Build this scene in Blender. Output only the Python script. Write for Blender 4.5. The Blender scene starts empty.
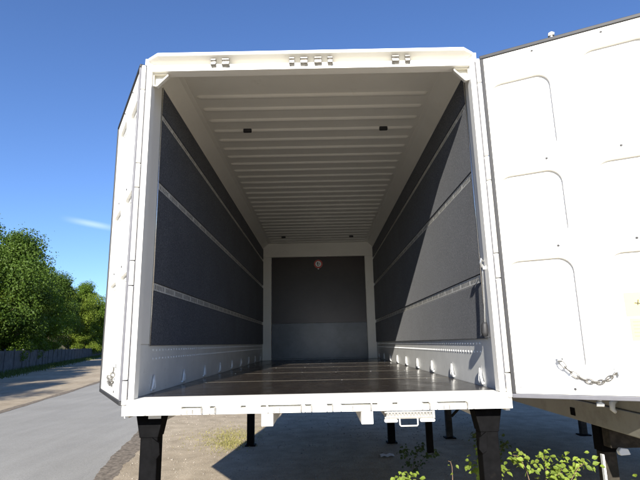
import bpy, bmesh, math, random
import numpy as np
from mathutils import Vector, Matrix

# ------------------------------------------------------------------ camera
scene = bpy.context.scene
C = scene.collection
G = 1.30                       # height of the load floor above the ground (m)
F_PX = 487.1088                # focal length in pixels of a 640 px wide picture
YAW, PITCH, ROLL = 0.0016, 0.2090, -0.0206
CAM = Vector((0.0355, -3.2704, 0.3294 + G))
_fwd = Vector((math.sin(YAW)*math.cos(PITCH), math.cos(YAW)*math.cos(PITCH), math.sin(PITCH)))
_rt = Vector((math.cos(YAW), -math.sin(YAW), 0))
_up = _rt.cross(_fwd)
RT = math.cos(ROLL)*_rt + math.sin(ROLL)*_up
UP = -math.sin(ROLL)*_rt + math.cos(ROLL)*_up
cam_data = bpy.data.cameras.new('camera')
cam = bpy.data.objects.new('camera', cam_data)
C.objects.link(cam)
m = Matrix((RT, UP, -_fwd)).transposed().to_4x4()
m.translation = CAM
cam.matrix_world = m
cam_data.sensor_width = 36.0
cam_data.lens = F_PX/640*36.0
cam_data.clip_start = 0.05
cam_data.clip_end = 3000
scene.camera = cam

def pix_dir(x, y):
    return ((x-320)/F_PX*RT + (240-y)/F_PX*UP + _fwd)

# ------------------------------------------------------------------ sky and sun
LIGHT = Vector((0.12, 1.0, -0.44)).normalized()      # direction the sunlight travels
elev = math.asin(-LIGHT.z)
azim = math.atan2(-LIGHT.x, -LIGHT.y)
world = bpy.data.worlds.new('World')
scene.world = world
world.use_nodes = True
wn, wl = world.node_tree.nodes, world.node_tree.links
wn.clear()
sky = wn.new('ShaderNodeTexSky')
sky.sky_type = 'NISHITA'
sky.sun_disc = False
sky.sun_elevation = elev
sky.sun_rotation = azim
sky.altitude = 50
sky.air_density = 1.0
sky.dust_density = 0.15
sky.ozone_density = 4.0
bgn = wn.new('ShaderNodeBackground')
bgn.inputs['Strength'].default_value = 0.060
out = wn.new('ShaderNodeOutputWorld')
# a short contrail low in the sky, as a streak fixed in direction
e0 = pix_dir(92, 224).normalized()
t1 = (pix_dir(113, 228.5).normalized() - pix_dir(72, 220.5).normalized()).normalized()
t2 = e0.cross(t1).normalized()
tc = wn.new('ShaderNodeTexCoord')
def wdot(v):
    n = wn.new('ShaderNodeVectorMath'); n.operation = 'DOT_PRODUCT'
    wl.new(tc.outputs['Generated'], n.inputs[0]); n.inputs[1].default_value = v
    return n.outputs['Value']
def wmath(op, a, b=None):
    n = wn.new('ShaderNodeMath'); n.operation = op
    for i, v in enumerate((a, b)):
        if v is None: continue
        if isinstance(v, (int, float)): n.inputs[i].default_value = v
        else: wl.new(v, n.inputs[i])
    return n.outputs[0]
def wbump(v, half):          # smooth 1 at 0, 0 beyond half
    n = wn.new('ShaderNodeMapRange'); n.interpolation_type = 'SMOOTHSTEP'
    wl.new(wmath('ABSOLUTE', v), n.inputs['Value'])
    n.inputs['From Min'].default_value = 0; n.inputs['From Max'].default_value = half
    n.inputs['To Min'].default_value = 1; n.inputs['To Max'].default_value = 0
    return n.outputs['Result']
streak = wmath('MULTIPLY', wbump(wdot(t1), 0.060), wbump(wdot(t2), 0.0085))
streak = wmath('MULTIPLY', streak, wmath('GREATER_THAN', wdot(e0), 0.5))
streak = wmath('MULTIPLY', streak, 0.24)
mixw = wn.new('ShaderNodeMix'); mixw.data_type = 'RGBA'
wl.new(streak, mixw.inputs[0])
tint = wn.new('ShaderNodeMix'); tint.data_type = 'RGBA'; tint.blend_type = 'MULTIPLY'
tint.inputs[0].default_value = 1.0
tint.inputs[7].default_value = (0.95, 1.07, 1.36, 1)      # the camera's cool daylight balance
wl.new(sky.outputs[0], tint.inputs[6])
wl.new(tint.outputs[2], mixw.inputs[6])
mixw.inputs[7].default_value = (11.0, 12.0, 13.0, 1)
wl.new(mixw.outputs[2], bgn.inputs['Color'])
wl.new(bgn.outputs[0], out.inputs['Surface'])

sun_d = bpy.data.lights.new('sun', 'SUN')
sun_d.energy = 5.0
sun_d.angle = math.radians(0.53)
sun_d.color = (1.0, 0.95, 0.86)
sun = bpy.data.objects.new('sun', sun_d)
C.objects.link(sun)
sun.rotation_euler = LIGHT.to_track_quat('-Z', 'Y').to_euler()
sun.location = (-4, -20, 20)

scene.view_settings.view_transform = 'Standard'
scene.view_settings.look = 'None'
scene.view_settings.exposure = 1.25
scene.view_settings.gamma = 1.0
scene.view_settings.use_curve_mapping = False

random.seed(4)
rng = np.random.default_rng(7)
PI = math.pi

# ------------------------------------------------------------------ materials
def mat_base(name):
    mt = bpy.data.materials.new(name)
    mt.use_nodes = True
    nt = mt.node_tree
    b = nt.nodes['Principled BSDF']
    return mt, nt, b
def noise(nt, scale, detail=4, rough=0.55, coord='Object', vec_scale=None):
    t = nt.nodes.new('ShaderNodeTexCoord') if coord != 'Position' else nt.nodes.new('ShaderNodeNewGeometry')
    n = nt.nodes.new('ShaderNodeTexNoise')
    n.inputs['Scale'].default_value = scale
    n.inputs['Detail'].default_value = detail
    n.inputs['Roughness'].default_value = rough
    src = t.outputs[coord]
    if vec_scale:
        mp = nt.nodes.new('ShaderNodeMapping')
        mp.inputs['Scale'].default_value = vec_scale
        nt.links.new(src, mp.inputs['Vector']); src = mp.outputs[0]
    nt.links.new(src, n.inputs['Vector'])
    return n.outputs['Fac']
def ramp(nt, fac, stops):
    r = nt.nodes.new('ShaderNodeValToRGB')
    el = r.color_ramp.elements
    while len(el) > 1: el.remove(el[-1])
    el[0].position = stops[0][0]; el[0].color = (*stops[0][1], 1)
    for p, c in stops[1:]:
        e = el.new(p); e.color = (*c, 1)
    nt.links.new(fac, r.inputs[0])
    return r.outputs[0]
def mixc(nt, a, b, fac, mode='MIX'):
    x = nt.nodes.new('ShaderNodeMix'); x.data_type = 'RGBA'; x.blend_type = mode
    for s, v in ((0, fac), (6, a), (7, b)):
        if isinstance(v, (int, float)): x.inputs[s].default_value = v
        elif isinstance(v, tuple): x.inputs[s].default_value = (*v, 1)
        else: nt.links.new(v, x.inputs[s])
    return x.outputs[2]
def bump(nt, b, h, strength=0.2, dist=0.01):
    n = nt.nodes.new('ShaderNodeBump')
    n.inputs['Strength'].default_value = strength
    n.inputs['Distance'].default_value = dist
    nt.links.new(h, n.inputs['Height'])
    nt.links.new(n.outputs[0], b.inputs['Normal'])
def simple(name, col, rough=0.5, metal=0.0, var=0.12, scale=6.0, spec=0.5, bumpk=0.0, bscale=60, dirt=None, coord='Position'):
    mt, nt, b = mat_base(name)
    f = noise(nt, scale, 5, 0.6, coord)
    lo = tuple(c*(1-var) for c in col); hi = tuple(min(1, c*(1+var)) for c in col)
    c = ramp(nt, f, [(0.3, lo), (0.7, hi)])
    if dirt:
        g = ramp(nt, noise(nt, dirt[1], 6, 0.7, coord), [(dirt[2], (0, 0, 0)), (dirt[3], (1, 1, 1))])
        c = mixc(nt, c, dirt[0], g)
    nt.links.new(c, b.inputs['Base Color'])
    b.inputs['Roughness'].default_value = rough
    b.inputs['Metallic'].default_value = metal
    b.inputs['Specular IOR Level'].default_value = spec
    if bumpk: bump(nt, b, noise(nt, bscale, 4, 0.6, coord), bumpk, 0.004)
    return mt

M = {}
M['white'] = simple('white_paint', (0.80, 0.785, 0.735), 0.42, 0, 0.03, 3, dirt=((0.50, 0.46, 0.38), 9, 0.66, 0.95))
M['ceiling'] = simple('ceiling_paint', (0.77, 0.75, 0.68), 0.40, 0, 0.04, 2.0, dirt=((0.55, 0.52, 0.44), 5, 0.62, 0.95))
M['kick'] = simple('galvanised_liner', (0.74, 0.74, 0.71), 0.42, 0.0, 0.06, 5, dirt=((0.42, 0.41, 0.39), 14, 0.60, 0.85))
M['galv'] = simple('zinc_plated_steel', (0.55, 0.55, 0.53), 0.32, 0.85, 0.2, 40)
M['bright'] = simple('bright_steel', (0.75, 0.74, 0.70), 0.22, 0.9, 0.1, 40)
M['rubber'] = simple('black_rubber', (0.022, 0.022, 0.024), 0.6, 0, 0.2, 20)
M['grey_rubber'] = simple('grey_seal', (0.11, 0.11, 0.125), 0.5, 0, 0.1, 20)
M['legblack'] = simple('black_leg_paint', (0.0045, 0.0045, 0.005), 0.75, 0.0, 0.3, 18, spec=0.04, dirt=((0.014, 0.012, 0.010), 11, 0.60, 0.9))
M['neigh'] = simple('grey_beige_paint', (0.30, 0.285, 0.235), 0.5, 0, 0.08, 3, dirt=((0.16, 0.14, 0.11), 4, 0.52, 0.85))
M['under'] = simple('underframe_paint', (0.05, 0.05, 0.05), 0.6, 0, 0.3, 8)
M['yellow'] = simple('yellow_sticker', (0.80, 0.74, 0.20), 0.5, 0, 0.03, 10)
M['yellow_print'] = simple('sticker_print', (0.70, 0.62, 0.16), 0.5, 0, 0.02, 10)
M['dark_print'] = simple('dark_print', (0.06, 0.045, 0.02), 0.5, 0, 0.02, 10)
M['signwhite'] = simple('sign_white', (0.78, 0.80, 0.80), 0.4, 0, 0.02, 10)
M['signred'] = simple('sign_red', (0.55, 0.05, 0.035), 0.4, 0, 0.02, 10)
M['joint'] = simple('joint_filler', (0.12, 0.105, 0.08), 0.6, 0, 0.3, 15)
M['pocket'] = simple('pocket_zinc', (0.80, 0.80, 0.78), 0.30, 0.0, 0.08, 30)
M['oldzinc'] = simple('dull_zinc', (0.26, 0.25, 0.23), 0.38, 0.7, 0.35, 45)
M['brownleg'] = simple('dirty_brown_leg', (0.035, 0.030, 0.024), 0.8, 0, 0.3, 12, spec=0.1, dirt=((0.08, 0.065, 0.05), 6, 0.5, 0.8))
M['paper'] = simple('paper_scrap', (0.6, 0.6, 0.62), 0.8, 0, 0.1, 20)
M['rearblack'] = simple('bulkhead_black', (0.030, 0.023, 0.023), 0.42, 0, 0.3, 1.2, spec=0.5, dirt=((0.018, 0.014, 0.016), 2.0, 0.5, 0.9))
M['rearplate'] = simple('bulkhead_kick_plate', (0.045, 0.053, 0.062), 0.36, 0.2, 0.25, 3, dirt=((0.075, 0.085, 0.095), 2.2, 0.45, 0.75))

def make_fabric():
    mt, nt, b = mat_base('needle_felt')
    f = noise(nt, 110, 4, 0.8, 'Position')
    c = ramp(nt, f, [(0.34, (0.016, 0.019, 0.027)), (0.52, (0.055, 0.062, 0.078)), (0.70, (0.175, 0.185, 0.205))])
    big = noise(nt, 2.2, 5, 0.6, 'Position')
    c = mixc(nt, c, ramp(nt, big, [(0.3, (0.80, 0.80, 0.80)), (0.7, (1.1, 1.1, 1.1))]), 1.0, 'MULTIPLY')
    nt.links.new(c, b.inputs['Base Color'])
    b.inputs['Roughness'].default_value = 0.95
    b.inputs['Specular IOR Level'].default_value = 0.1
    b.inputs['Sheen Weight'].default_value = 0.12
    b.inputs['Sheen Roughness'].default_value = 0.5
    bump(nt, b, f, 0.55, 0.003)
    return mt
M['fabric'] = make_fabric()

def make_floor():
    mt, nt, b = mat_base('phenolic_plywood')
    f = noise(nt, 3.0, 6, 0.65, 'Position', (3.0, 0.6, 1))
    c = ramp(nt, f, [(0.3, (0.018, 0.014, 0.012)), (0.7, (0.034, 0.028, 0.023))])
    s = ramp(nt, noise(nt, 30, 5, 0.75, 'Position', (0.25, 2.5, 1)), [(0.66, (0, 0, 0)), (0.80, (1, 1, 1))])
    c = mixc(nt, c, (0.10, 0.09, 0.08), s)
    nt.links.new(c, b.inputs['Base Color'])
    r = ramp(nt, noise(nt, 5, 5, 0.6, 'Position'), [(0.3, (0.16, 0.16, 0.16)), (0.7, (0.30, 0.30, 0.30))])
    nt.links.new(r, b.inputs['Roughness'])
    bump(nt, b, noise(nt, 220, 2, 0.5, 'Position'), 0.06, 0.002)
    return mt
M['floor'] = make_floor()

def make_ground():
    mt, nt, b = mat_base('packed_dirt')
    big = noise(nt, 0.35, 6, 0.6, 'Position')
    mid = noise(nt, 3.0, 6, 0.65, 'Position')
    fine = noise(nt, 45, 4, 0.7, 'Position')
    c = ramp(nt, big, [(0.3, (0.33, 0.272, 0.196)), (0.7, (0.45, 0.385, 0.290))])
    c = mixc(nt, c, ramp(nt, mid, [(0.25, (0.66, 0.64, 0.60)), (0.75, (1.18, 1.16, 1.14))]), 1.0, 'MULTIPLY')
    c = mixc(nt, c, ramp(nt, fine, [(0.25, (0.60, 0.60, 0.60)), (0.7, (1.2, 1.2, 1.2))]), 1.0, 'MULTIPLY')
    nt.links.new(c, b.inputs['Base Color'])
    b.inputs['Roughness'].default_value = 0.95
    b.inputs['Specular IOR Level'].default_value = 0.15
    bump(nt, b, fine, 0.7, 0.012)
    return mt
M['dirt'] = make_ground()
def make_asphalt():
    mt, nt, b = mat_base('worn_asphalt')
    big = noise(nt, 0.5, 5, 0.6, 'Position')
    streak = noise(nt, 1.2, 5, 0.6, 'Position', (2.6, 0.22, 1))
    fine = noise(nt, 90, 3, 0.7, 'Position')
    c = ramp(nt, big, [(0.3, (0.235, 0.226, 0.205)), (0.7, (0.290, 0.280, 0.256))])
    c = mixc(nt, c, ramp(nt, streak, [(0.3, (0.92, 0.92, 0.92)), (0.7, (1.07, 1.07, 1.06))]), 1.0, 'MULTIPLY')
    c = mixc(nt, c, ramp(nt, fine, [(0.3, (0.72, 0.72, 0.72)), (0.7, (1.22, 1.22, 1.22))]), 1.0, 'MULTIPLY')
    nt.links.new(c, b.inputs['Base Color'])
    b.inputs['Roughness'].default_value = 0.9
    b.inputs['Specular IOR Level'].default_value = 0.25
    bump(nt, b, fine, 0.5, 0.006)
    return mt
M['asphalt'] = make_asphalt()
M['gutter'] = simple('dark_gutter_soil', (0.165, 0.138, 0.108), 0.95, 0, 0.55, 16, spec=0.1, bumpk=0.8, bscale=40)
M['bank'] = simple('dry_bank_soil', (0.30, 0.235, 0.14), 0.95, 0, 0.4, 0.6, spec=0.1, dirt=((0.10, 0.13, 0.04), 0.4, 0.45, 0.62))
M['fence'] = simple('weathered_shaded_fence', (0.085, 0.09, 0.095), 0.85, 0, 0.3, 1.5, spec=0.15, dirt=((0.045, 0.045, 0.038), 2, 0.5, 0.8))  # weathered grey boards, base tone lowered to stand in for tree shade
M['bark'] = simple('bark', (0.10, 0.075, 0.05), 0.95, 0, 0.35, 9, spec=0.1, bumpk=0.6, bscale=30)
M['stone'] = simple('stone', (0.24, 0.215, 0.18), 0.9, 0, 0.35, 12, spec=0.2)
M['cane'] = simple('bramble_cane', (0.16, 0.10, 0.06), 0.7, 0, 0.3, 20)

def leaf_mat(name, dark, light, transl=0.35, scale=0.9):
    mt, nt, b = mat_base(name)
    f = noise(nt, scale, 3, 0.6, 'Position')
    f2 = noise(nt, 14, 2, 0.6, 'Position')
    c = ramp(nt, f, [(0.3, dark), (0.7, light)])
    c = mixc(nt, c, ramp(nt, f2, [(0.3, (0.7, 0.7, 0.7)), (0.7, (1.3, 1.3, 1.25))]), 1.0, 'MULTIPLY')
    nt.links.new(c, b.inputs['Base Color'])
    b.inputs['Roughness'].default_value = 0.6
    b.inputs['Specular IOR Level'].default_value = 0.25
    t = nt.nodes.new('ShaderNodeBsdfTranslucent')
    tcol = mixc(nt, c, (1.1, 1.25, 0.45), 1.0, 'MULTIPLY')
    nt.links.new(tcol, t.inputs['Color'])
    ms = nt.nodes.new('ShaderNodeMixShader'); ms.inputs[0].default_value = transl
    o = nt.nodes['Material Output']
    nt.links.new(b.outputs[0], ms.inputs[1]); nt.links.new(t.outputs[0], ms.inputs[2])
    nt.links.new(ms.outputs[0], o.inputs['Surface'])
    return mt
M['leaf_a'] = leaf_mat('leaf_mid_green', (0.058, 0.108, 0.010), (0.112, 0.175, 0.020))
M['leaf_b'] = leaf_mat('leaf_fresh_green', (0.085, 0.130, 0.012), (0.160, 0.205, 0.025))
M['leaf_c'] = leaf_mat('leaf_dark_green', (0.040, 0.078, 0.010), (0.082, 0.130, 0.018))
M['bramble'] = leaf_mat('bramble_leaf', (0.13, 0.19, 0.028), (0.24, 0.30, 0.055), 0.35, 7)
M['weed'] = leaf_mat('weed_leaf', (0.05, 0.075, 0.02), (0.09, 0.12, 0.035), 0.3, 7)
M['grass'] = leaf_mat('grass_blade', (0.20, 0.19, 0.06), (0.32, 0.28, 0.12), 0.3, 3)

# ------------------------------------------------------------------ mesh helpers
class MB:
    """collects shapes in box coordinates (z = 0 is the load floor); build() links them as ONE object"""
    def __init__(self, xf=None, z=G):
        self.v = []; self.f = []; self.mi = []; self.xf = xf; self.z = z
    def add(self, vs, fs, mi=0):
        o = len(self.v)
        self.v += [tuple(p) for p in vs]
        self.f += [tuple(i+o for i in f) for f in fs]
        self.mi += [mi]*len(fs)
        return self
    def box(self, x0, x1, y0, y1, z0, z1, mi=0):
        vs = [(x0,y0,z0),(x1,y0,z0),(x1,y1,z0),(x0,y1,z0),(x0,y0,z1),(x1,y0,z1),(x1,y1,z1),(x0,y1,z1)]
        return self.add(vs, [(0,3,2,1),(4,5,6,7),(0,1,5,4),(1,2,6,5),(2,3,7,6),(3,0,4,7)], mi)
    def prism(self, prof, axis, a, b, mi=0):
        """prof: list of 2D points; axis 'x': (y,z), 'y': (x,z), 'z': (x,y)"""
        n = len(prof)
        def P(q, t):
            return {'x': (t,q[0],q[1]), 'y': (q[0],t,q[1]), 'z': (q[0],q[1],t)}[axis]
        vs = [P(q, a) for q in prof] + [P(q, b) for q in prof]
        fs = [tuple(range(n)), tuple(range(2*n-1, n-1, -1))] + [(i, i+n, (i+1) % n + n, (i+1) % n) for i in range(n)]
        return self.add(vs, fs, mi)
    def tube(self, pts, r, n=8, closed=False, cap=True, mi=0):
        pts = [Vector(p) for p in pts]; k = len(pts)
        rs = r if isinstance(r, (list, tuple)) else [r]*k
        vs = []; fs = []
        ref = None
        for i, p in enumerate(pts):
            a = pts[(i-1) % k] if (closed or i > 0) else p
            b = pts[(i+1) % k] if (closed or i < k-1) else p
            d = (b-a).normalized()
            if ref is None:
                ref = Vector((0,0,1)) if abs(d.z) < 0.9 else Vector((1,0,0))
            s = d.cross(ref)
            if s.length < 1e-6: s = d.cross(Vector((0.3,1,0.2)))
            s.normalize(); u = s.cross(d).normalized(); ref = u
            for j in range(n):
                t = 2*PI*j/n
                vs.append(p + rs[i]*(math.cos(t)*s + math.sin(t)*u))
        m_ = k if closed else k-1
        for i in range(m_):
            for j in range(n):
                a = i*n+j; b = i*n+(j+1) % n; c = ((i+1) % k)*n+(j+1) % n; d = ((i+1) % k)*n+j
                fs.append((a, b, c, d))
        if cap and not closed:
            fs.append(tuple(range(n-1, -1, -1))); fs.append(tuple((k-1)*n+j for j in range(n)))
        return self.add(vs, fs, mi)
    def plate(self, outer, holes, to3, mi=0):
        """flat sheet with holes; outer/holes lists of 2D points; to3 maps (a,b) to 3D"""
        bm = bmesh.new(); edges = []
        for loop in [outer]+holes:
            vs = [bm.verts.new((p[0], p[1], 0)) for p in loop]
            edges += [bm.edges.new((vs[i], vs[(i+1) % len(vs)])) for i in range(len(vs))]
        bmesh.ops.triangle_fill(bm, use_beauty=True, use_dissolve=False, edges=edges, normal=(0,0,1))
        bm.verts.index_update()
        vs = [to3(v.co.x, v.co.y) for v in bm.verts]
        fs = [tuple(v.index for v in f.verts) for f in bm.faces]
        bm.free()
        return self.add(vs, fs, mi)
    def build(self, name, mat, parent=None, bevel=0, smooth=False, kind=None, segs=2):
        me = bpy.data.meshes.new(name)
        vs = [Vector(p) for p in self.v]
        if self.xf: vs = [self.xf @ p for p in vs]
        vs = [p + Vector((0,0,self.z)) for p in vs]
        lo = Vector([min(p[i] for p in vs) for i in range(3)]); hi = Vector([max(p[i] for p in vs) for i in range(3)])
        o_ = Vector(((lo.x+hi.x)/2, (lo.y+hi.y)/2, lo.z))
        me.from_pydata([p-o_ for p in vs], [], self.f)
        for mm in (mat if isinstance(mat, (list, tuple)) else [mat]): me.materials.append(M[mm])
        if any(self.mi): me.polygons.foreach_set('material_index', self.mi)
        bm = bmesh.new(); bm.from_mesh(me)
        bmesh.ops.recalc_face_normals(bm, faces=bm.faces)
        bm.to_mesh(me); bm.free()
        if smooth:
            me.polygons.foreach_set('use_smooth', [True]*len(me.polygons))
        ob = bpy.data.objects.new(name, me)
        C.objects.link(ob)
        ob['w'] = tuple(o_)
        if parent is not None:
            ob.parent = parent
            ob.location = o_ - wloc(parent)
        else:
            ob.location = o_
        if bevel:
            bv = ob.modifiers.new('bevel', 'BEVEL'); bv.width = bevel; bv.segments = segs
            bv.limit_method = 'ANGLE'; bv.angle_limit = math.radians(40)
        if smooth:
            pass
        if kind: ob['kind'] = kind
        return ob
def wloc(o):
    p = Vector(o.location); q = o.parent
    while q is not None:
        p += Vector(q.location); q = q.parent
    return p
def tag(o, label, cat, group=None):
    o['label'] = label; o['category'] = cat
    if group: o['group'] = group
    return o
def empty(name, loc, label, cat, group=None):
    o = bpy.data.objects.new(name, None); C.objects.link(o); o.location = loc
    o.empty_display_size = 0.3
    return tag(o, label, cat, group)
def structure(o): o['kind'] = 'structure'; return o
def rrect(u0, u1, z0, z1, r, n=6):
    pts = []
    for cx, cz, a in ((u1-r, z1-r, 0), (u0+r, z1-r, 90), (u0+r, z0+r, 180), (u1-r, z0+r, 270)):
        for i in range(n+1):
            t = math.radians(a + 90*i/n)
            pts.append((cx+r*math.cos(t), cz+r*math.sin(t)))
    return pts

# ------------------------------------------------------------------ ground, road, bank
def sheet(name, rows, mat, z):
    """rows: list of lists of (x,y[,dz]) giving a grid"""
    mb = MB(z=0); n = len(rows[0]); vs = []
    for r in rows:
        for p in r: vs.append((p[0], p[1], z + (p[2] if len(p) > 2 else 0)))
    fs = [(i*n+j, i*n+j+1, (i+1)*n+j+1, (i+1)*n+j) for i in range(len(rows)-1) for j in range(n-1)]
    mb.add(vs, fs)
    return structure(mb.build(name, mat))
sheet('ground', [[(-1500,-600), (1500,-600)], [(-1500,2000), (1500,2000)]], 'dirt', 0.0)
def road_r(y): return -2.86 - 0.205*(y-3.4) - 0.0012*max(0, y-8)**2
def road_l(y): return -8.60 - 0.185*(y-10.4) - 0.0026*max(0, y-12)**2
ys = [-30 + i*1.0 for i in range(121)]
rows = []
for y in ys:
    wob = 0.05*math.sin(y*2.3)+0.04*math.sin(y*5.1+1)
    a, b = road_l(y)+wob*1.4, road_r(y)
    rows.append([(a, y), (a*0.67+b*0.33, y), (a*0.33+b*0.67, y), (b, y)])
sheet('road', rows, 'asphalt', 0.006)
def ragged(y, k):
    return 0.030*math.sin(y*2.1+k) + 0.018*math.sin(y*7.3+2*k) + 0.010*math.sin(y*17.0+k) + 0.006*math.sin(y*41.0+2*k) + random.uniform(-0.006, 0.006)
rows = []
for i in range(800):
    y = -8 + i*0.04
    rows.append([(road_r(y)-0.05+0.6*ragged(y, 1), y), (road_r(y)+0.25+ragged(y, 3), y, -0.0095)])
sheet('gutter', rows, 'gutter', 0.011)
rows = []
for i in range(300):
    y = 2 + i*0.2
    w = 0.10 + 0.03*math.sin(y*1.3) + random.uniform(-0.02, 0.02)
    rows.append([(road_l(y)-w, y), (road_l(y)+w+0.04, y)])
sheet('road_edge', rows, 'gutter', 0.012)

FX0, FY0, FS = -21.4, 30.2, 0.345
def fence_x(y): return FX0 - FS*(y-FY0)
# bank behind the fence
rows = []
for i in range(70):
    y = -25 + i*2.4
    r = []
    for k, (off, h) in enumerate(((0.5, 0.0), (1.5, 0.15), (3.5, 0.9), (6, 2.5), (9, 4.0), (13, 4.9), (22, 5.3), (60, 5.4), (140, 5.0))):
        hh = h*(1+0.18*math.sin(y*0.21+k))
        r.append((fence_x(y)-off, y+off*0.3, hh + (random.uniform(-0.15, 0.15) if 0 < k < 7 else 0)))
    rows.append(r)
bank = sheet('embankment', rows, 'bank', -0.02)
bank.data.polygons.foreach_set('use_smooth', [True]*len(bank.data.polygons))
def bank_h(off):
    xs = (0.5, 1.5, 3.5, 6, 9, 13, 22, 60); hs = (0, .15, .9, 2.5, 4.0, 4.9, 5.3, 5.4)
    return float(np.interp(off, xs, hs))

# ------------------------------------------------------------------ the swap body
sb = empty('swap_body', (0, 3.65, 0), 'white swap body standing open on black legs, empty cargo hold facing the camera', 'swap body')
L = 7.30
WI = 1.21
PY = {-1: 0.33, 1: 0.24}        # where the wall panels start on each side

# load floor
fl = MB().box(-1.22, 1.22, 0.10, 7.36, -0.045, -0.022).build('floor', 'floor', sb)
joints = [0.152, 1.375, 2.62, 3.87, 5.10, 6.35, L]
for i in range(6):
    MB().box(-1.208, 1.208, joints[i]+0.004, joints[i+1]-0.004, -0.020, 0.0).build('floor_panel', 'floor', fl, bevel=0.002, segs=1)
    if i: MB().box(-1.205, 1.205, joints[i]-0.0025, joints[i]+0.0025, -0.018, 0.0006).build('joint_strip', 'joint', fl)
sc = MB()
for i in range(1, 6):
    for x in [-1.0+0.4*k for k in range(6)]:
        for s in (-0.05, 0.05):
            if random.random() < 0.55:
                xx = x + random.uniform(-.02, .02)
                sc.prism([(xx+0.008*math.cos(t), joints[i]+s+0.008*math.sin(t)) for t in [k*PI/4 for k in range(8)]], 'z', 0.0004, 0.0022)
sc.build('floor_screw', 'bright', fl, kind='stuff')

# side walls
def teardrop(yc, zb=0.004, zt=0.152, w=0.042):
    pts = [(yc, zt)]
    for t, k in ((0.62, 0.22), (0.42, 0.50), (0.27, 0.86), (0.16, 1.0), (0.06, 0.82), (0.0, 0.45)):
        pts.append((yc+w*k, zb+(zt-zb)*t))
    pts += [(2*yc-p[0], p[1]) for p in reversed(pts[1:])]
    return pts
def side_wall(s):
    w = MB().box(s*1.222, s*1.25, 0.05, 7.42, -0.12, 2.46).build('side_wall', 'white', sb)
    # lower liner with pressed pockets
    ycs = [0.44+0.80*k for k in range(9)]
    holes = [teardrop(y) for y in ycs]
    kb = MB()
    kb.plate([(0.085, 0.0), (L, 0.0), (L, 0.345), (0.085, 0.345)], [list(reversed(h)) for h in holes], lambda a, b: (s*1.212, a, b))
    kb.build('kick_plate', 'kick', w)
    for y, h in zip(ycs, holes):
        pk = MB(); n = len(h)
        cz = 0.035
        inner = [(y+(p[0]-y)*0.80, cz+(p[1]-cz)*0.62) for p in h]
        vs = [(s*1.212, p[0], p[1]) for p in h] + [(s*1.219, p[0], p[1]) for p in inner]
        pk.add(vs, [(i, (i+1) % n, (i+1) % n+n, i+n) for i in range(n)] + [tuple(range(n, 2*n))])
        lp = pk.build('lashing_pocket', 'pocket', w)
        rg = MB()
        # folded ring: tapered shackle standing just proud of the pocket
        tp = [(s*1.203, y-0.024, 0.020), (s*1.198, y-0.028, 0.042), (s*1.197, y-0.013, 0.078), (s*1.199, y, 0.122),
              (s*1.197, y+0.013, 0.078), (s*1.198, y+0.028, 0.042), (s*1.203, y+0.024, 0.020)]
        rg.tube(tp, 0.0085, 8)
        rg.tube([(s*1.206, y-0.034, 0.022), (s*1.206, y+0.034, 0.022)], 0.009, 8)
        rg.build('lashing_ring', 'pocket', w, smooth=True)
    for z in (0.305, 0.243):
        rv = MB()
        for k in range(92):
            y = 0.43+0.0745*k
            c = []
            for rr, xx in ((0.0085, 1.2118), (0.0065, 1.2070)):
                c += [(s*xx, y+rr*math.cos(t), z+rr*math.sin(t)) for t in [q*PI/3 for q in range(6)]]
            rv.add(c, [(i, (i+1) % 6, (i+1) % 6+6, i+6) for i in range(6)]+[tuple(range(6, 12))])
        rv.build('rivet_row', 'pocket', w, kind='stuff')
    y0 = PY[s]
    for z0, z1 in ((0.338, 0.735), (0.800, 1.520), (1.582, 2.100), (2.150, 2.372)):
        MB().box(s*1.197, s*1.214, y0, L-0.002, z0, z1).build('wall_panel', 'fabric', w, bevel=0.003, segs=1)
    for z0, z1 in ((0.738, 0.797), (1.523, 1.579), (2.103, 2.147)):
        # lashing rail: a plate with real slots in groups, and a back behind it
        holes = []
        y = y0+0.05; q = 0
        zc0, zc1 = z0+0.012, z1-0.012
        while y < L-0.1:
            holes.append([(y, zc0), (y, zc1), (y+0.013, zc1), (y+0.013, zc0)])
            y += 0.036; q += 1
            if q % 6 == 0: y += 0.045
        rl = MB().plate([(y0, z0), (L-0.002, z0), (L-0.002, z1), (y0, z1)], holes, lambda a, b: (s*1.203, a, b))
        rl.box(s*1.203, s*1.221, y0, L-0.002, z0, z0+0.002); rl.box(s*1.203, s*1.221, y0, L-0.002, z1-0.002, z1)
        rl.build('lashing_rail', 'galv_white', w)
        MB().box(s*1.2195, s*1.2215, y0, L-0.002, z0+0.003, z1-0.003).build('rail_back', 'under', w)  # dark colour here stands in for the shade inside the slots
    # front liner strip between post and panels
    MB().box(s*1.208, s*1.221, 0.085, y0-0.006, 0.347, 2.40).build('liner_strip', 'liner_white', w, bevel=0.002, segs=1)
    MB().tube([(s*1.203, y0-0.003, 0.335), (s*1.203, y0-0.003, 2.38)], 0.006, 8).build('panel_edging', 'bright', w, smooth=True)
    # cove between wall and roof
    cv = MB().prism([(s*1.221, 2.374), (s*1.200, 2.376), (s*1.192, 2.40), (s*1.095, 2.492), (s*1.06, 2.4985), (s*1.06, 2.515), (s*1.221, 2.515)], 'y', 0.10, L+0.02)
    cv.build('cove_rail', 'ceiling', w)
    MB().box(s*1.11, s*1.248, 0.40, 7.36, -0.20, -0.121).build('bottom_rail', 'white', w, bevel=0.004)
    return w
M['galv_white'] = simple('rail_steel', (0.66, 0.65, 0.61), 0.40, 0.1, 0.22, 25, dirt=((0.30, 0.29, 0.27), 22, 0.55, 0.8))
M['liner_white'] = M['white']  # liner strips share the plain white paint
for s in (-1, 1): side_wall(s)

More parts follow.
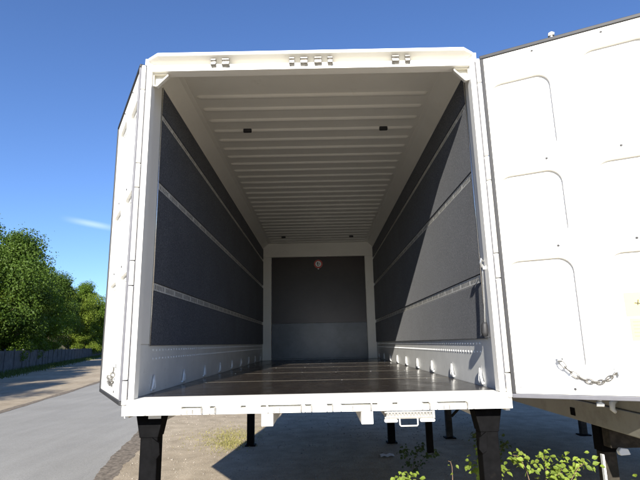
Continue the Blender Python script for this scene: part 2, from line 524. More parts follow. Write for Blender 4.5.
# roof with pressed beads
roof = MB().prism([(-1.25, 2.47), (-1.25, 2.53), (-1.15, 2.565), (1.15, 2.565), (1.25, 2.53), (1.25, 2.47), (1.21, 2.502), (-1.21, 2.502)], 'y', 0.15, 7.42).build('roof', 'ceiling', sb)
rib_me = None
for k in range(29):
    y = 0.719+0.2365*k - 0.2365*1
    if y < 0.6: continue
    rb = MB()
    n = 5; vs = []; w = 0.030
    for x, sc_ in ((-1.03, 0.0), (-1.02, 0.6), (-1.0, 1.0), (1.0, 1.0), (1.02, 0.6), (1.03, 0.0)):
        for a, h in ((-1, 0), (-0.6, 0.75), (0, 1), (0.6, 0.75), (1, 0)):
            vs.append((x, y+a*w*(0.4+0.6*sc_), 2.5025-0.020*h*max(sc_, 0.02)))
    rb.add(vs, [(i*n+j, i*n+j+1, (i+1)*n+j+1, (i+1)*n+j) for i in range(5) for j in range(4)])
    if rib_me is None:
        ro = rb.build('roof_bead', 'ceiling', roof, smooth=True); rib_me = ro; ry = y
    else:
        o = rib_me.copy(); C.objects.link(o); o.parent = roof; o.location = rib_me.location + Vector((0, y-ry, 0))
for x, y in ((-0.68, 1.40), (0.72, 1.41), (-0.70, 6.55), (0.70, 6.6)):
    MB().prism(rrect(x-0.042, x+0.042, y-0.018, y+0.018, 0.012, 3), 'z', 2.470, 2.501).build('roof_vent', 'rubber', roof)
MB().box(-0.018, 0.018, 0.135, 0.15, 2.40, 2.42).build('lamp_socket', 'rubber', roof)

# bulkhead at the far end
bh = MB()
bh.box(-1.21, 1.21, L+0.02, L+0.06, -0.02, 2.50)
bh.build('bulkhead', 'ceiling', sb)
bhp = bpy.data.objects['bulkhead']
for s in (-1, 1):
    MB().box(s*1.020, s*1.209, L-0.045, L+0.019, 0.001, 2.192).build('corner_post', 'ceiling', bhp, bevel=0.004)
MB().box(-1.209, 1.209, L-0.045, L+0.019, 2.194, 2.501).build('bulkhead_header', 'ceiling', bhp, bevel=0.004)
MB().box(-1.018, 1.018, L+0.004, L+0.019, 0.76, 2.192).build('bulkhead_panel', 'rearblack', bhp)
MB().box(-1.018, 1.018, L-0.006, L+0.019, 0.024, 0.757).build('bulkhead_kick_plate', 'rearplate', bhp, bevel=0.003, segs=1)
MB().box(-1.018, 1.018, L-0.03, L+0.019, 0.001, 0.022).build('bulkhead_sill', 'rearplate', bhp)
def disc(mb, cx, cz, r, y, n=28, r0=0.0):
    if r0 == 0: mb.add([(cx+r*math.cos(2*PI*i/n), y, cz+r*math.sin(2*PI*i/n)) for i in range(n)], [tuple(range(n))])
    else:
        mb.add([(cx+q*math.cos(2*PI*i/n), y, cz+q*math.sin(2*PI*i/n)) for q in (r, r0) for i in range(n)],
               [(i, (i+1) % n, (i+1) % n+n, i+n) for i in range(n)])
    return mb
sg = disc(MB(), 0.004, 2.035, 0.094, L+0.001); sg = sg.prism([(0.004+0.094*math.cos(2*PI*i/28), 2.035+0.094*math.sin(2*PI*i/28)) for i in range(28)], 'y', L+0.0015, L+0.0042)
sgo = sg.build('prohibition_sticker', 'signwhite', bhp)
disc(MB(), 0.004, 2.035, 0.093, L-0.0005, 28, 0.066).build('red_ring', 'signred', bhp)
pic = MB()
pic.add([(-0.030, L-0.0003, 2.055), (-0.012, L-0.0003, 2.083), (0.004, L-0.0003, 2.070), (-0.004, L-0.0003, 2.020), (0.020, L-0.0003, 1.985), (-0.014, L-0.0003, 1.995)], [(0, 1, 2, 3, 4, 5)])
pic.add([(0.012, L-0.0003, 2.065), (0.030, L-0.0003, 2.05), (0.026, L-0.0003, 2.01), (0.016, L-0.0003, 2.02)], [(0, 1, 2, 3)])
pic.build('pictogram', 'grey_rubber', bhp)
MB().box(-0.012, 0.018, L-0.001, L+0.0035, 1.918, 1.936).build('sticker_tab', 'signwhite', bhp)

# portal frame: header, posts, sill
hd = MB()
hd.prism([(0.0, 2.326), (0.0, 2.374), (0.072, 2.378), (0.076, 2.405), (-0.040, 2.424), (-0.046, 2.429), (-0.046, 2.446), (-0.038, 2.452),
          (0.05, 2.470), (0.16, 2.530), (0.16, 2.503), (0.13, 2.49), (0.12, 2.35), (0.085, 2.326)], 'x', -1.13, 1.13)
for s in (-1, 1):   # ends taper back to the post
    A = [(0.0, 2.326), (0.0, 2.374), (0.072, 2.378), (0.076, 2.405), (-0.040, 2.424), (-0.046, 2.429), (-0.046, 2.446), (-0.038, 2.452), (0.05, 2.470), (0.16, 2.530), (0.16, 2.503), (0.13, 2.49), (0.12, 2.35), (0.085, 2.326)]
    B = [(0.0, 2.326), (0.0, 2.374), (0.012, 2.380), (0.014, 2.395), (-0.006, 2.408), (-0.012, 2.412), (-0.012, 2.424), (-0.006, 2.430), (0.05, 2.462), (0.16, 2.520), (0.16, 2.503), (0.13, 2.49), (0.12, 2.35), (0.085, 2.326)]
    n = len(A)
    vs = [(s*1.13, *p) for p in A] + [(s*1.205, *p) for p in B]
    hd.add(vs, [(i, (i+1) % n, (i+1) % n+n, i+n) for i in range(n)] + [tuple(range(n, 2*n))])
hdo = hd.build('header_beam', 'white', sb)
# cam keepers on the header, galvanised, two lobes each
for xk in (-0.676, -0.096, 0.098, 0.672):
    k = MB()
    k.box(xk-0.050, xk+0.050, -0.006, -0.001, 2.345, 2.372)
    kp = k.build('cam_keeper', 'white', hdo, bevel=0.002)
    flip = 1 if xk < 0.05 else -1
    for sgn, wd in ((-1, 0.040 if flip > 0 else 0.056), (1, 0.056 if flip > 0 else 0.040)):
        x0 = xk + sgn*0.045
        q = MB()
        prof = [(-0.001, 2.352), (-0.018, 2.350), (-0.030, 2.358), (-0.030, 2.372), (-0.016, 2.377), (-0.014, 2.385), (-0.028, 2.392), (-0.030, 2.402), (-0.018, 2.412), (-0.001, 2.410)]
        q.prism(prof, 'x', x0-wd/2, x0+wd/2)
        q.build('keeper_jaw', 'oldzinc', hdo, bevel=0.004)

for s in (-1, 1):
    po = MB()
    po.prism([(s*1.178, 0.0), (s*1.214, 0.0), (s*1.216, 0.012), (s*1.250, 0.012), (s*1.250, 0.049), (s*1.2205, 0.049), (s*1.2205, 0.080), (s*1.178, 0.080)], 'z', 0.002, 2.384)
    pst = po.build('door_post', 'white', sb, bevel=0.003)
    # hinge column with knuckles
    for a, b in ((-0.03, 0.115), (0.125, 0.73), (0.74, 0.90), (0.91, 1.42), (1.43, 1.60), (1.61, 2.17), (2.18, 2.365)):
        MB().tube([(s*1.237, -0.006, a), (s*1.237, -0.006, b)], 0.0155, 12).build('hinge_knuckle', 'white', pst, smooth=False)
    MB().box(s*1.216, s*1.2215, 0.004, 0.0115, 0.02, 2.36).build('door_seal', 'grey_rubber', pst)
    # corner gusset with a raised rim
    gz = MB()
    tri = [(s*1.176, 2.324), (s*1.072, 2.324), (s*1.070, 2.310), (s*1.150, 2.225), (s*1.176, 2.230)]
    gz.prism(tri, 'y', 0.062, 0.070)
    n_ = len(tri)
    for i_ in range(n_):
        p_, q_ = tri[i_], tri[(i_+1) % n_]
        gz.tube([(p_[0], 0.034, p_[1]), (q_[0], 0.034, q_[1])], 0.0065, 8)
        gz.add([(p_[0], 0.034, p_[1]), (q_[0], 0.034, q_[1]), (q_[0], 0.064, q_[1]), (p_[0], 0.064, p_[1])], [(0, 1, 2, 3)])
    gz.build('corner_gusset', 'ceiling', pst)
# pull strap hanging on the right post
st = MB()
st.tube([(1.168, 0.085, 0.845), (1.166, 0.088, 0.80), (1.165, 0.105, 0.60), (1.163, 0.125, 0.445)], 0.006, 6)
sto = st.build('pull_strap', 'galv', bpy.data.objects['door_post.001'])
hk = MB().tube([(1.170, 0.08, 0.865), (1.155, 0.07, 0.88), (1.150, 0.07, 0.855), (1.158, 0.08, 0.825), (1.172, 0.082, 0.83)], 0.009, 6)
hk.box(1.160, 1.1775, 0.06, 0.078, 0.805, 0.825)
hk.build('strap_hook', 'galv', sto.parent)
MB().tube([(1.163, 0.125, 0.45), (1.160, 0.130, 0.43), (1.159, 0.134, 0.38), (1.160, 0.135, 0.355)], [0.012, 0.021, 0.024, 0.018], 10).build('grip', 'rubber', sto.parent, smooth=True)

# sill with locking slots
slots = [(-.872, -.735), (-.69, -.65), (-.49, -.455), (-.362, -.325), (-.317, -.10), (-.08, -.035), (.06, .10), (.15, .345), (.352, .388), (.482, .517), (.67, .72), (.765, .96)]
dash = {2, 3, 8, 9}
sl = MB()
SIL = [(0.0, -0.050), (0.0, -0.006), (0.006, -0.001), (0.150, -0.0005), (0.150, -0.030), (0.095, -0.030), (0.095, -0.050)]
sl.prism(SIL, 'x', -1.25, 1.25)
sl.box(-1.25, 1.25, 0.0, 0.095, -0.100, -0.0640)
xs = [-1.25] + [v for p in slots for v in p] + [1.25]
for i in range(0, len(xs), 2):
    sl.box(xs[i], xs[i+1], 0.0, 0.095, -0.0640, -0.050)
sl.box(-1.25, 1.25, 0.06, 0.095, -0.0640, -0.050)
sill = sl.build('sill', 'white', sb)
for i, (a, b) in enumerate(slots):
    if i in dash: continue
    k = MB()
    k.box(a+0.004, b-0.004, -0.010, 0.0, -0.094, -0.070)
    k.box(a-0.002, a+0.006, -0.016, 0.0, -0.094, -0.056)
    k_ = k.build('sill_keeper', 'white', sill, bevel=0.002)
    lug = MB().box(b-0.006, b+0.003, -0.020, 0.0, -0.092, -0.055)
    if b-a > 0.1:
        lug.box(a+0.040, a+0.045, -0.018, -0.0105, -0.090, -0.066)
        lug.box(a+0.075, a+0.081, -0.018, -0.0105, -0.090, -0.066)
    lug.build('keeper_lug', 'oldzinc', sill)
for x in (-1.10, 1.0):
    MB().box(x-0.008, x+0.008, -0.010, 0.0, -0.096, -0.055).build('sill_lug', 'white', sill, bevel=0.002)
# underframe
for s in (-1, 1):
    MB().box(s*0.282, s*0.358, 0.012, 7.38, -0.182, -0.102).build('guide_rail', 'white', sb, bevel=0.004)
for i in range(12):
    y = 0.45+0.6*i
    for x0, x1 in ((-1.109, -0.359), (-0.281, 0.281), (0.359, 1.109)):
        MB().box(x0, x1, y-0.03, y+0.03, -0.150, -0.046).build('cross_member', 'under', sb)

# folding ladder under the sill
ld = MB()
ld.box(0.430, 0.746, 0.004, 0.020, -0.117, -0.108); ld.box(0.430, 0.746, 0.004, 0.020, -0.152, -0.138)
for i in range(14):
    x = 0.448+0.0205*i
    ld.box(x, x+0.012, 0.006, 0.018, -0.138, -0.117)
lad = ld.build('folding_step', 'bright', sb, bevel=0.002)
MB().box(0.445, 0.735, 0.021, 0.40, -0.150, -0.106).build('step_case', 'galv', lad)
for a, b in ((0.428, 0.512), (0.655, 0.750)):
    MB().prism(rrect(a, b, -0.172, -0.1535, 0.008, 3), 'y', 0.0, 0.03).build('step_foot', 'white', lad, bevel=0.002)
MB().tube([(0.524, -0.004, -0.150), (0.524, -0.006, -0.186), (0.530, -0.006, -0.193), (0.632, -0.006, -0.193), (0.638, -0.006, -0.186), (0.638, -0.004, -0.150)], 0.0045, 8).build('pull_loop', 'white', lad, smooth=True)
MB().box(0.732, 0.752, -0.002, 0.03, -0.152, -0.104).build('step_catch', 'galv', lad, bevel=0.003)

# legs
def leg(x, y, s, sy, parent, zt=-0.102, mat='legblack'):
    lg = MB()
    lg.box(x-0.058, x+0.058, y-0.058, y+0.058, -G+0.02, zt-0.16)
    o = lg.build('support_leg', mat, parent, bevel=0.006)
    MB().prism([(x-0.095, zt-0.002), (x+0.095, zt-0.002), (x+0.090, zt-0.03), (x+0.062, zt-0.165), (x-0.062, zt-0.165), (x-0.085, zt-0.05)], 'y', y-0.065, y+0.065).build('leg_bracket', mat, o, bevel=0.004)
    MB().prism([(x+0.020*-s, zt-0.16), (x-s*0.075, zt-0.20), (x-s*0.082, zt-0.27), (x-s*0.060, zt-0.30), (x+0.03*-s, zt-0.28)], 'y', y-0.075, y-0.050).build('leg_latch', mat, o, bevel=0.003)
    MB().box(x-0.085, x+0.085, y-0.085, y+0.085, -G, -G+0.0195).build('foot_plate', mat, o, bevel=0.003)
    return o
leg(-1.135, 0.26, -1, 1, sb); leg(1.140, 0.22, 1, 1, sb)
leg(-1.165, 5.30, -1, 1, sb); leg(1.165, 5.30, 1, 1, sb)
MB().box(-1.14, -1.055, 0.185, 0.19, -0.145, -0.103).build('leg_shim', 'white', sb)
# stowed brace hanging under the right rail
hb = MB().box(1.165, 1.235, 2.38, 2.43, -0.86, -0.202)
hb.build('stowed_brace', 'legblack', sb, bevel=0.004)

# ------------------------------------------------------------------ doors
def door(origin, a, n, mirrored):
    a = Vector((*a, 0)).normalized(); n = Vector((*n, 0)).normalized()
    xf = Matrix((( a.x, n.x, 0, origin[0]), (a.y, n.y, 0, origin[1]), (0, 0, 1, 0), (0, 0, 0, 1)))
    W, Z0, Z1, T = 1.225, -0.035, 2.385, 0.045
    mk = lambda: MB(xf)
    panels = []
    for u0, u1 in ((0.035, 0.446), (0.630, 1.06)):
        for k, (z0, z1) in enumerate(((0.10, 0.842), (0.955, 1.438), (1.555, 2.140))):
            if u0 > 0.5 and k == 2: z1 = 2.225
            panels.append((u0, u1, z0, z1))
    loops = [rrect(*p, 0.095, 8) for p in panels]
    d = mk()
    d.plate([(0.028, Z0+0.028), (W-0.028, Z0+0.028), (W-0.028, Z1-0.028), (0.028, Z1-0.028)], [list(reversed(l)) for l in loops], lambda p, q: (p, 0.0, q))
    # back and edges
    r0, r1, q0, q1 = 0.028, W-0.028, Z0+0.028, Z1-0.028
    d.add([(r0, 0, q0), (r1, 0, q0), (r1, 0, q1), (r0, 0, q1), (r0, -T, q0), (r1, -T, q0), (r1, -T, q1), (r0, -T, q1)],
          [(0, 1, 5, 4), (1, 2, 6, 5), (2, 3, 7, 6), (3, 0, 4, 7), (4, 5, 6, 7)])
    ob = d.build('cargo_door', 'white', sb)
    for pnl, lp in zip(panels, loops):
        m_ = len(lp); q = mk()
        rings = [(lp if i_ == 0 else rrect(pnl[0]+i_, pnl[1]-i_, pnl[2]+i_, pnl[3]-i_, 0.095-i_*0.8, 8), v_) for i_, v_ in
                 ((0.0, 0.0), (0.002, -0.0015), (0.004, -0.021), (0.007, -0.023), (0.040, -0.0235), (0.042, -0.028))]
        vs = [(p[0], v, p[1]) for r, v in rings for p in r]
        fs = [(k*m_+i, k*m_+(i+1) % m_, (k+1)*m_+(i+1) % m_, (k+1)*m_+i) for k in range(5) for i in range(m_)]
        fs.append(tuple(5*m_+i for i in range(m_)))
        q.add(vs, fs)
        q.build('pressed_panel', 'white', ob)
    # seals round the edge
    def seal(nm, u0, u1, z0, z1, mt):
        MB(xf).box(u0, u1, -T-0.006, 0.010, z0, z1).build(nm, mt, ob, bevel=0.004)
    seal('top_seal', 0.004, W, Z1-0.026, Z1, 'rubber')
    seal('bottom_seal', 0.004, W, Z0, Z0+0.026, 'rubber' if mirrored else 'grey_rubber')
    seal('hinge_seal', 0.004, 0.027, Z0+0.027, Z1-0.027, 'rubber' if not mirrored else 'grey_rubber')
    seal('edge_seal', W-0.026, W, Z0+0.027, Z1-0.027, 'rubber')
    for u, z in ((.356, 2.323), (.783, 2.328), (.366, 1.515), (.797, 1.517), (.802, .917), (.371, .916), (.31, .204), (.367, .025)):
        c = MB(xf)
        c.add([(u+0.0085*math.cos(t), 0.0, z+0.0085*math.sin(t)) for t in [k*PI/5 for k in range(10)]] + [(u+0.006*math.cos(t), 0.005, z+0.006*math.sin(t)) for t in [k*PI/5 for k in range(10)]],
              [(i, (i+1) % 10, (i+1) % 10+10, i+10) for i in range(10)]+[tuple(range(10, 20))])
        c.build('bolt', 'rubber', ob)
    for u, z in ((.055, 2.215), (.075, 2.19), (.045, 2.20), (.06, 0.03)):
        MB(xf).prism([(u+0.005*math.cos(t), z+0.005*math.sin(t)) for t in [k*PI/4 for k in range(8)]], 'y', -0.001, 0.003).build('rivet', 'galv', ob)
    # chain hanging between two eyes
    pts = [(.303, .190), (.328, .155), (.357, .126), (.394, .098), (.434, .079), (.466, .071), (.496, .069), (.522, .075), (.545, .087), (.568, .102), (.590, .122)]
    dense = pts
    ch = MB(xf)
    for i in range(0, len(dense)-1):
        p, q = Vector((dense[i][0], 0.016, dense[i][1])), Vector((dense[i+1][0], 0.016, dense[i+1][1]))
        dr = (q-p).normalized(); sd = (Vector((0, 1, 0)) + 0.35*dr.cross(Vector((0, 1, 0)))).normalized() if i % 2 else dr.cross(Vector((0, 1, 0)))
        h = (q-p).length*0.5+0.008; c = (p+q)/2
        ring = [c + dr*h*math.cos(t) + sd*0.0125*math.sin(t) for t in [k*PI/6 for k in range(12)]]
        ch.tube(ring, 0.0036, 6, closed=True)
    cho = ch.build('chain', 'oldzinc', ob)
    for u, z in ((.300, .196), (.598, .128)):
        e = MB(xf)
        e.box(u-0.012, u+0.012, 0.001, 0.006, z-0.012, z+0.022)
        e.tube([(u-0.010, 0.005, z), (u-0.008, 0.022, z), (u+0.008, 0.022, z), (u+0.010, 0.005, z)], 0.004, 6)
        e.build('chain_eye', 'galv', ob)
    MB(xf).tube([(.585, 0.018, .125), (.600, 0.02, .130), (.604, 0.02, .105)], 0.006, 6).build('snap_hook', 'galv', ob)
    # locking bars on the outside with cams above and below
    for u in (0.49, 1.10):
        MB(xf).tube([(u, -T-0.030, Z0-0.03), (u, -T-0.030, Z1+0.06)], 0.014, 10).build('locking_bar', 'galv', ob, smooth=False)
        for z in (Z0-0.045, Z1+0.050):
            MB(xf).prism([(u-0.022, z), (u+0.022, z), (u+0.026, z+0.020), (u+0.006, z+0.034), (u-0.018, z+0.026)], 'y', -T-0.05, -T-0.012).build('locking_cam', 'bright' if z > 1 else 'galv', ob, bevel=0.004)
        for z in (0.35, 0.95, 1.65, 2.1):
            MB(xf).box(u-0.03, u+0.03, -T-0.046, -T-0.0005, z-0.025, z+0.025).build('bar_guide', 'galv', ob, bevel=0.003)
    return ob, xf
dr_, xr = door((1.248, -0.012), (0.89, -0.456), (-0.456, -0.89), False)
dl_, xl_ = door((-1.255, -0.012), (-0.491, 0.871), (-0.871, -0.491), True)
# yellow stickers low on the right door (in the second column, on the recessed face)
yv = -0.0275
def sticker(u0, u1, z0, z1):
    MBs = MB(xr); MBs.prism(rrect(u0, u1, z0, z1, 0.004, 2), 'y', yv, yv+0.0012)
    return MBs.build('sticker', 'yellow', dr_)
s1 = sticker(0.690, 0.985, 0.450, 0.592)
s2 = sticker(0.704, 0.985, 0.307, 0.438)
cr = MB(xr); y1 = yv+0.0018
def pr(mb, u0, z0, u1, z1, w):
    d = Vector((u1-u0, z1-z0)).normalized()*w/2; nn = Vector((-d.y, d.x))
    mb.add([(u0+nn.x-d.x, y1, z0+nn.y-d.y), (u1+nn.x+d.x, y1, z1+nn.y+d.y), (u1-nn.x+d.x, y1, z1-nn.y+d.y), (u0-nn.x-d.x, y1, z0-nn.y-d.y)], [(0, 1, 2, 3)])
pr(cr, 0.745, 0.528, 0.772, 0.524, 0.007); pr(cr, 0.762, 0.545, 0.757, 0.518, 0.006); pr(cr, 0.772, 0.524, 0.785, 0.512, 0.006)
pr(cr, 0.775, 0.555, 0.790, 0.553, 0.005); pr(cr, 0.779, 0.512, 0.781, 0.500, 0.005)
cr.build('sticker_symbol', 'dark_print', dr_)
tl = MB(xr)
for i in range(5):
    z = 0.418-0.021*i
    u = 0.722
    for wd in (0.045, 0.03, 0.06, 0.05):
        pr(tl, u, z, u+wd, z, 0.006); u += wd+0.015
tl.build('sticker_text', 'yellow_print', dr_)

# ------------------------------------------------------------------ the neighbouring swap body on the right
nb = empty('swap_body', (3.35, 3.5, 0), 'grey beige swap body parked to the right, seen below the open door', 'swap body')
NX, NF, NB_, NZ = 2.10, -0.20, 7.1, -0.318
MB().box(NX, NX+2.5, NF, NB_, NZ+0.16, 2.30).build('box_body', 'neigh', nb, bevel=0.01)
MB().box(NX-0.012, NX+0.10, NF+0.002, NB_-0.002, NZ, NZ+0.158).build('bottom_rail', 'neigh', nb, bevel=0.006)
MB().box(NX+2.40, NX+2.512, NF+0.002, NB_-0.002, NZ, NZ+0.158).build('bottom_rail', 'neigh', nb, bevel=0.006)
for x in (0.85, 1.60):
    MB().box(NX+x, NX+x+0.09, NF+0.03, NB_-0.03, NZ-0.09, NZ+0.06).build('guide_rail', 'neigh', nb, bevel=0.004)
for i in range(12):
    MB().box(NX+0.101, NX+2.399, 0.15+0.6*i, 0.21+0.6*i, NZ+0.062, NZ+0.155).build('cross_member', 'neigh', nb)
nl = []
for x, y in ((NX+0.10, 0.72), (NX+2.40, 0.72), (NX+0.10, 5.6), (NX+2.40, 5.6)):
    s_ = -1 if x < 3 else 1
    o = MB().box(x-0.05, x+0.05, y-0.05, y+0.05, -G+0.02, NZ-0.20).build('support_leg', 'brownleg', nb, bevel=0.005)
    MB().box(x-0.062, x+0.062, y-0.056, y+0.056, NZ-0.199, NZ-0.002).build('leg_bracket', 'legblack', o, bevel=0.006)
    MB().box(x-0.09, x+0.09, y-0.09, y+0.09, -G, -G+0.0195).build('foot_plate', 'legblack', o)
    MB().tube([(x+(0.06 if s_ < 0 else -0.06), y, -0.95), (x-s_*0.75, y+0.1, NZ-0.02)], 0.024, 8).build('leg_brace', 'brownleg', o)
    if s_ < 0 and y < 1: MB().box(x-0.066, x-0.052, y-0.062, y-0.030, -G+0.30, NZ-0.215).build('leg_edge_strip', 'signwhite', o)
hk = MB()
hk.tube([(NX-0.014, 0.30, -0.105), (NX-0.045, 0.295, -0.120), (NX-0.050, 0.29, -0.160), (NX-0.030, 0.29, -0.180)], [0.016, 0.020, 0.018, 0.012], 8)
hk.build('tie_hook', 'signwhite', nb, smooth=True)
MB().prism([(2.150, -0.470), (2.170, -0.448), (2.220, -0.455), (2.235, -0.495), (2.160, -0.500)], 'y', 0.46, 0.50).build('twist_lock_corner', 'signwhite', nb, bevel=0.006)
MB().box(NX+0.02, NX+0.30, 0.501, 0.60, NZ-0.14, NZ-0.001).build('corner_casting', 'brownleg', nb, bevel=0.006)
MB().box(NX-0.018, NX-0.0125, 0.9, 0.97, NZ+0.03, NZ+0.09).build('rail_latch', 'legblack', nb)

# ------------------------------------------------------------------ fence
fe = empty('fence', (fence_x(45), 45, 0), 'grey board fence at the foot of the wooded bank, left of the road', 'fence')
n_p = 44
fd = Vector((-FS, 1, 0)).normalized(); PW = 2.6
pmesh = None
post_m = None
f0 = Vector((fence_x(-6), -6, 0))
for i in range(n_p):
    a = f0 + fd*PW*i
    xf = Matrix(((fd.x, -fd.y, 0, a.x), (fd.y, fd.x, 0, a.y), (0, 0, 1, 0), (0, 0, 0, 1)))
    if pmesh is None:
        pb = MB(xf, 0)
        for k in range(16):
            u = 0.06+0.155*k; h = 1.55 + random.uniform(-0.025, 0.025)
            pb.box(u, u+0.148, -0.012 + 0.012*(k % 2), 0.012+0.012*(k % 2), 0.03, h)
        for z in (0.35, 1.2): pb.box(0.05, PW-0.05, 0.025, 0.075, z, z+0.08)
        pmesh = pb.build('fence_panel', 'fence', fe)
        qb = MB(xf, 0).box(-0.05, 0.05, -0.05, 0.05, -0.05, 1.66)
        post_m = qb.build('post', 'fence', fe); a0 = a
    else:
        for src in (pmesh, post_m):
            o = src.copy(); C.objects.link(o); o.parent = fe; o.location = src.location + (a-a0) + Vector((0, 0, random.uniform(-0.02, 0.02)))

# ------------------------------------------------------------------ trees and bushes
def leaf_mesh(name, P, N, size, mat, aspect=0.55):
    n = len(P)
    N = N/np.linalg.norm(N, axis=1, keepdims=True)
    ref = rng.normal(size=(n, 3))
    T = np.cross(N, ref); T /= np.linalg.norm(T, axis=1, keepdims=True)
    B = np.cross(N, T)
    s = size*(0.6+0.8*rng.random((n, 1)))
    V = np.stack([P+T*s, P+B*s*aspect, P-T*s, P-B*s*aspect], 1).reshape(-1, 3)
    me = bpy.data.meshes.new(name)
    me.vertices.add(4*n); me.loops.add(4*n); me.polygons.add(n)
    me.vertices.foreach_set('co', V.astype(np.float32).ravel())
    me.loops.foreach_set('vertex_index', np.arange(4*n, dtype=np.int32))
    me.polygons.foreach_set('loop_start', np.arange(0, 4*n, 4, dtype=np.int32))
    me.materials.append(M[mat])
    me.update(calc_edges=True)
    return me
def tree_proto(h, rad, base, ncl, nleaf, mat, lsize, seed):
    r = random.Random(seed)
    # trunk and limbs, foliage clusters on an uneven crown
    cl = []
    while len(cl) < ncl:
        x, y, z = (r.uniform(-1, 1) for _ in range(3))
        q = x*x+y*y+z*z
        if q > 1 or q < 0.12: continue
        zz = base + (h-base)*(z+1)/2
        shape = 1.0 if z < 0.1 else (1-0.55*(z-0.1))
        ang = math.atan2(y, x)
        lump = 1+0.22*math.sin(ang*3+seed)+0.12*math.sin(ang*5+z*4+seed*2)
        cl.append((x*rad*shape*lump, y*rad*shape*lump, zz, r.uniform(0.45, 1.0)*rad*0.30))
    tb = MB(z=0)
    lean = (r.uniform(-.05, .05), r.uniform(-.05, .05))
    tp = []
    tr = h*0.020
    for i in range(9):
        t = i/8
        tp.append(Vector((lean[0]*h*t+0.06*math.sin(t*7+seed), lean[1]*h*t+0.06*math.cos(t*6+seed), -0.3+t*(h*0.86+0.3))))
    tb.tube(tp, [tr*(1.25-1.1*i/8) for i in range(9)], 9)
    for (x, y, z, cr) in cl:
        zi = max(base*0.5, z-0.30*math.hypot(x, y)-0.3)
        t = min(0.95, max(0.08, (zi+0.3)/(h*0.86+0.3)))
        k = int(t*8); f = t*8-k
        s0 = tp[k].lerp(tp[min(k+1, 8)], f)
        e = Vector((x, y, z)); mid = s0.lerp(e, 0.5) + Vector((r.uniform(-.15, .15), r.uniform(-.15, .15), r.uniform(-0.25, 0.1)))
        rr = tr*0.30
        tb.tube([s0, mid, e], [rr, rr*0.6, rr*0.2], 5)
    cl = np.array(cl)
    idx = rng.integers(0, ncl, nleaf)
    d = rng.normal(size=(nleaf, 3)); d /= np.linalg.norm(d, axis=1, keepdims=True)
    rad_ = cl[idx, 3:4]*(0.25+0.95*np.sqrt(rng.random((nleaf, 1))))
    P = cl[idx, :3] + d*rad_*np.array([1.15, 1.15, 0.8])
    # stray twigs
    st = rng.random(nleaf) < 0.06
    P[st] += rng.normal(size=(st.sum(), 3))*0.30*rad*0.35
    P[:, 2] = np.maximum(P[:, 2], 0.15)
    N = d*0.7 + rng.normal(size=(nleaf, 3))*0.8 + np.array([0, 0, 0.4])
    return tb, leaf_mesh('crown', P, N, lsize, mat)
protos = {}
for key, args in {
    'broad': (10.0, 4.2, 1.2, 75, 82000, 'leaf_c', 0.082, 1),
    'tall': (10.5, 3.3, 1.0, 70, 76000, 'leaf_a', 0.080, 2),
    'fresh': (8.0, 3.4, 0.7, 60, 66000, 'leaf_b', 0.074, 3),
    'shrub': (3.6, 2.2, 0.1, 36, 26000, 'leaf_b', 0.066, 4),
    'shrub_dark': (3.2, 2.0, 0.1, 34, 25000, 'leaf_a', 0.066, 5)}.items():
    tb, cm = tree_proto(*args)
    protos[key] = [tb, cm, None]
def plant_tree(key, x, y, z, scale, rot, label, cat, group, name):
    pr_ = protos[key]
    root = empty(name, (x, y, z), label, cat, group)
    if pr_[2] is None:
        t = pr_[0].build('trunk', 'bark', None)
        # keep mesh coordinates relative to the root
        off = Vector(t['w']); t.data.transform(Matrix.Translation(off)); pr_[2] = t.data
        t.location = (0, 0, 0); t.parent = root
    else:
        t = bpy.data.objects.new('trunk', pr_[2]); C.objects.link(t); t.parent = root
    c = bpy.data.objects.new('crown', pr_[1]); C.objects.link(c); c.parent = root
    root.rotation_euler = (0, 0, rot)
    root.scale = (scale, scale, scale*random.uniform(0.94, 1.06))
    return root
def at_px(px, d):          # ground position for an image column and a depth from the camera
    return CAM.x + (px-320)/F_PX*d*0.978, CAM.y + d
def behind_fence(px, extra):   # a point seen in column px, 'extra' metres farther than the fence
    k = (px-320)/F_PX*0.978
    d = (FX0 - FS*(CAM.y-FY0) - CAM.x)/(k+FS)
    return at_px(px, d+extra)
TREES = [
    ('broad', -14, 8.0, 1.08, 'large dark green broadleaf tree at the left picture edge behind the fence'),
    ('tall', 16, 8.5, 0.92, 'dark green tree second from the left edge behind the fence'),
    ('tall', 27, 9.5, 0.98, 'mid green tree above the fence, third from the left edge'),
    ('broad', 40, 20, 1.12, 'tree rising behind the three left trees on the bank'),
    ('fresh', 58, 30.0, 1.50, 'light green tree in the middle of the wooded bank'),
    ('tall', 80, 24, 1.24, 'slender tree with a pointed crown on the bank near the white door'),
    ('fresh', 96, 22, 1.62, 'sunlit tree directly left of the white swap body'),
    ('broad', 108, 30, 1.55, 'far tree half hidden behind the open left door'),
]
for key, px, ex, sc_, lab in TREES:
    x, y = behind_fence(px, ex)
    off = max(1.0, (fence_x(y)-x)*0.945)
    plant_tree(key, x, y, max(0, bank_h(off)-0.25), sc_, random.uniform(0, 6), lab, 'tree', 'trees on the bank behind the fence', 'broadleaf_tree')
SHR = [
    (2, 6.0, 'shrub_dark', 1.05, 'dark shrub behind the fence at the left picture edge'),
    (22, 6.5, 'shrub_dark', 1.0, 'dark shrub behind the fence, second from the left edge'),
    (34, 8, 'shrub', 0.95, 'shaded shrub behind the fence left of the bare bank patch'),
    (82, 12, 'shrub', 1.05, 'small sunlit shrub at the right rim of the bare bank patch'),
    (86, 14, 'shrub', 1.30, 'larger sunlit shrub farther right of the bare bank patch'),
    (96, 13, 'shrub_dark', 1.40, 'green shrub on the bank beside the open left door'),
    (90, 22, 'shrub', 1.5, 'far bright shrub high on the bank'),
]
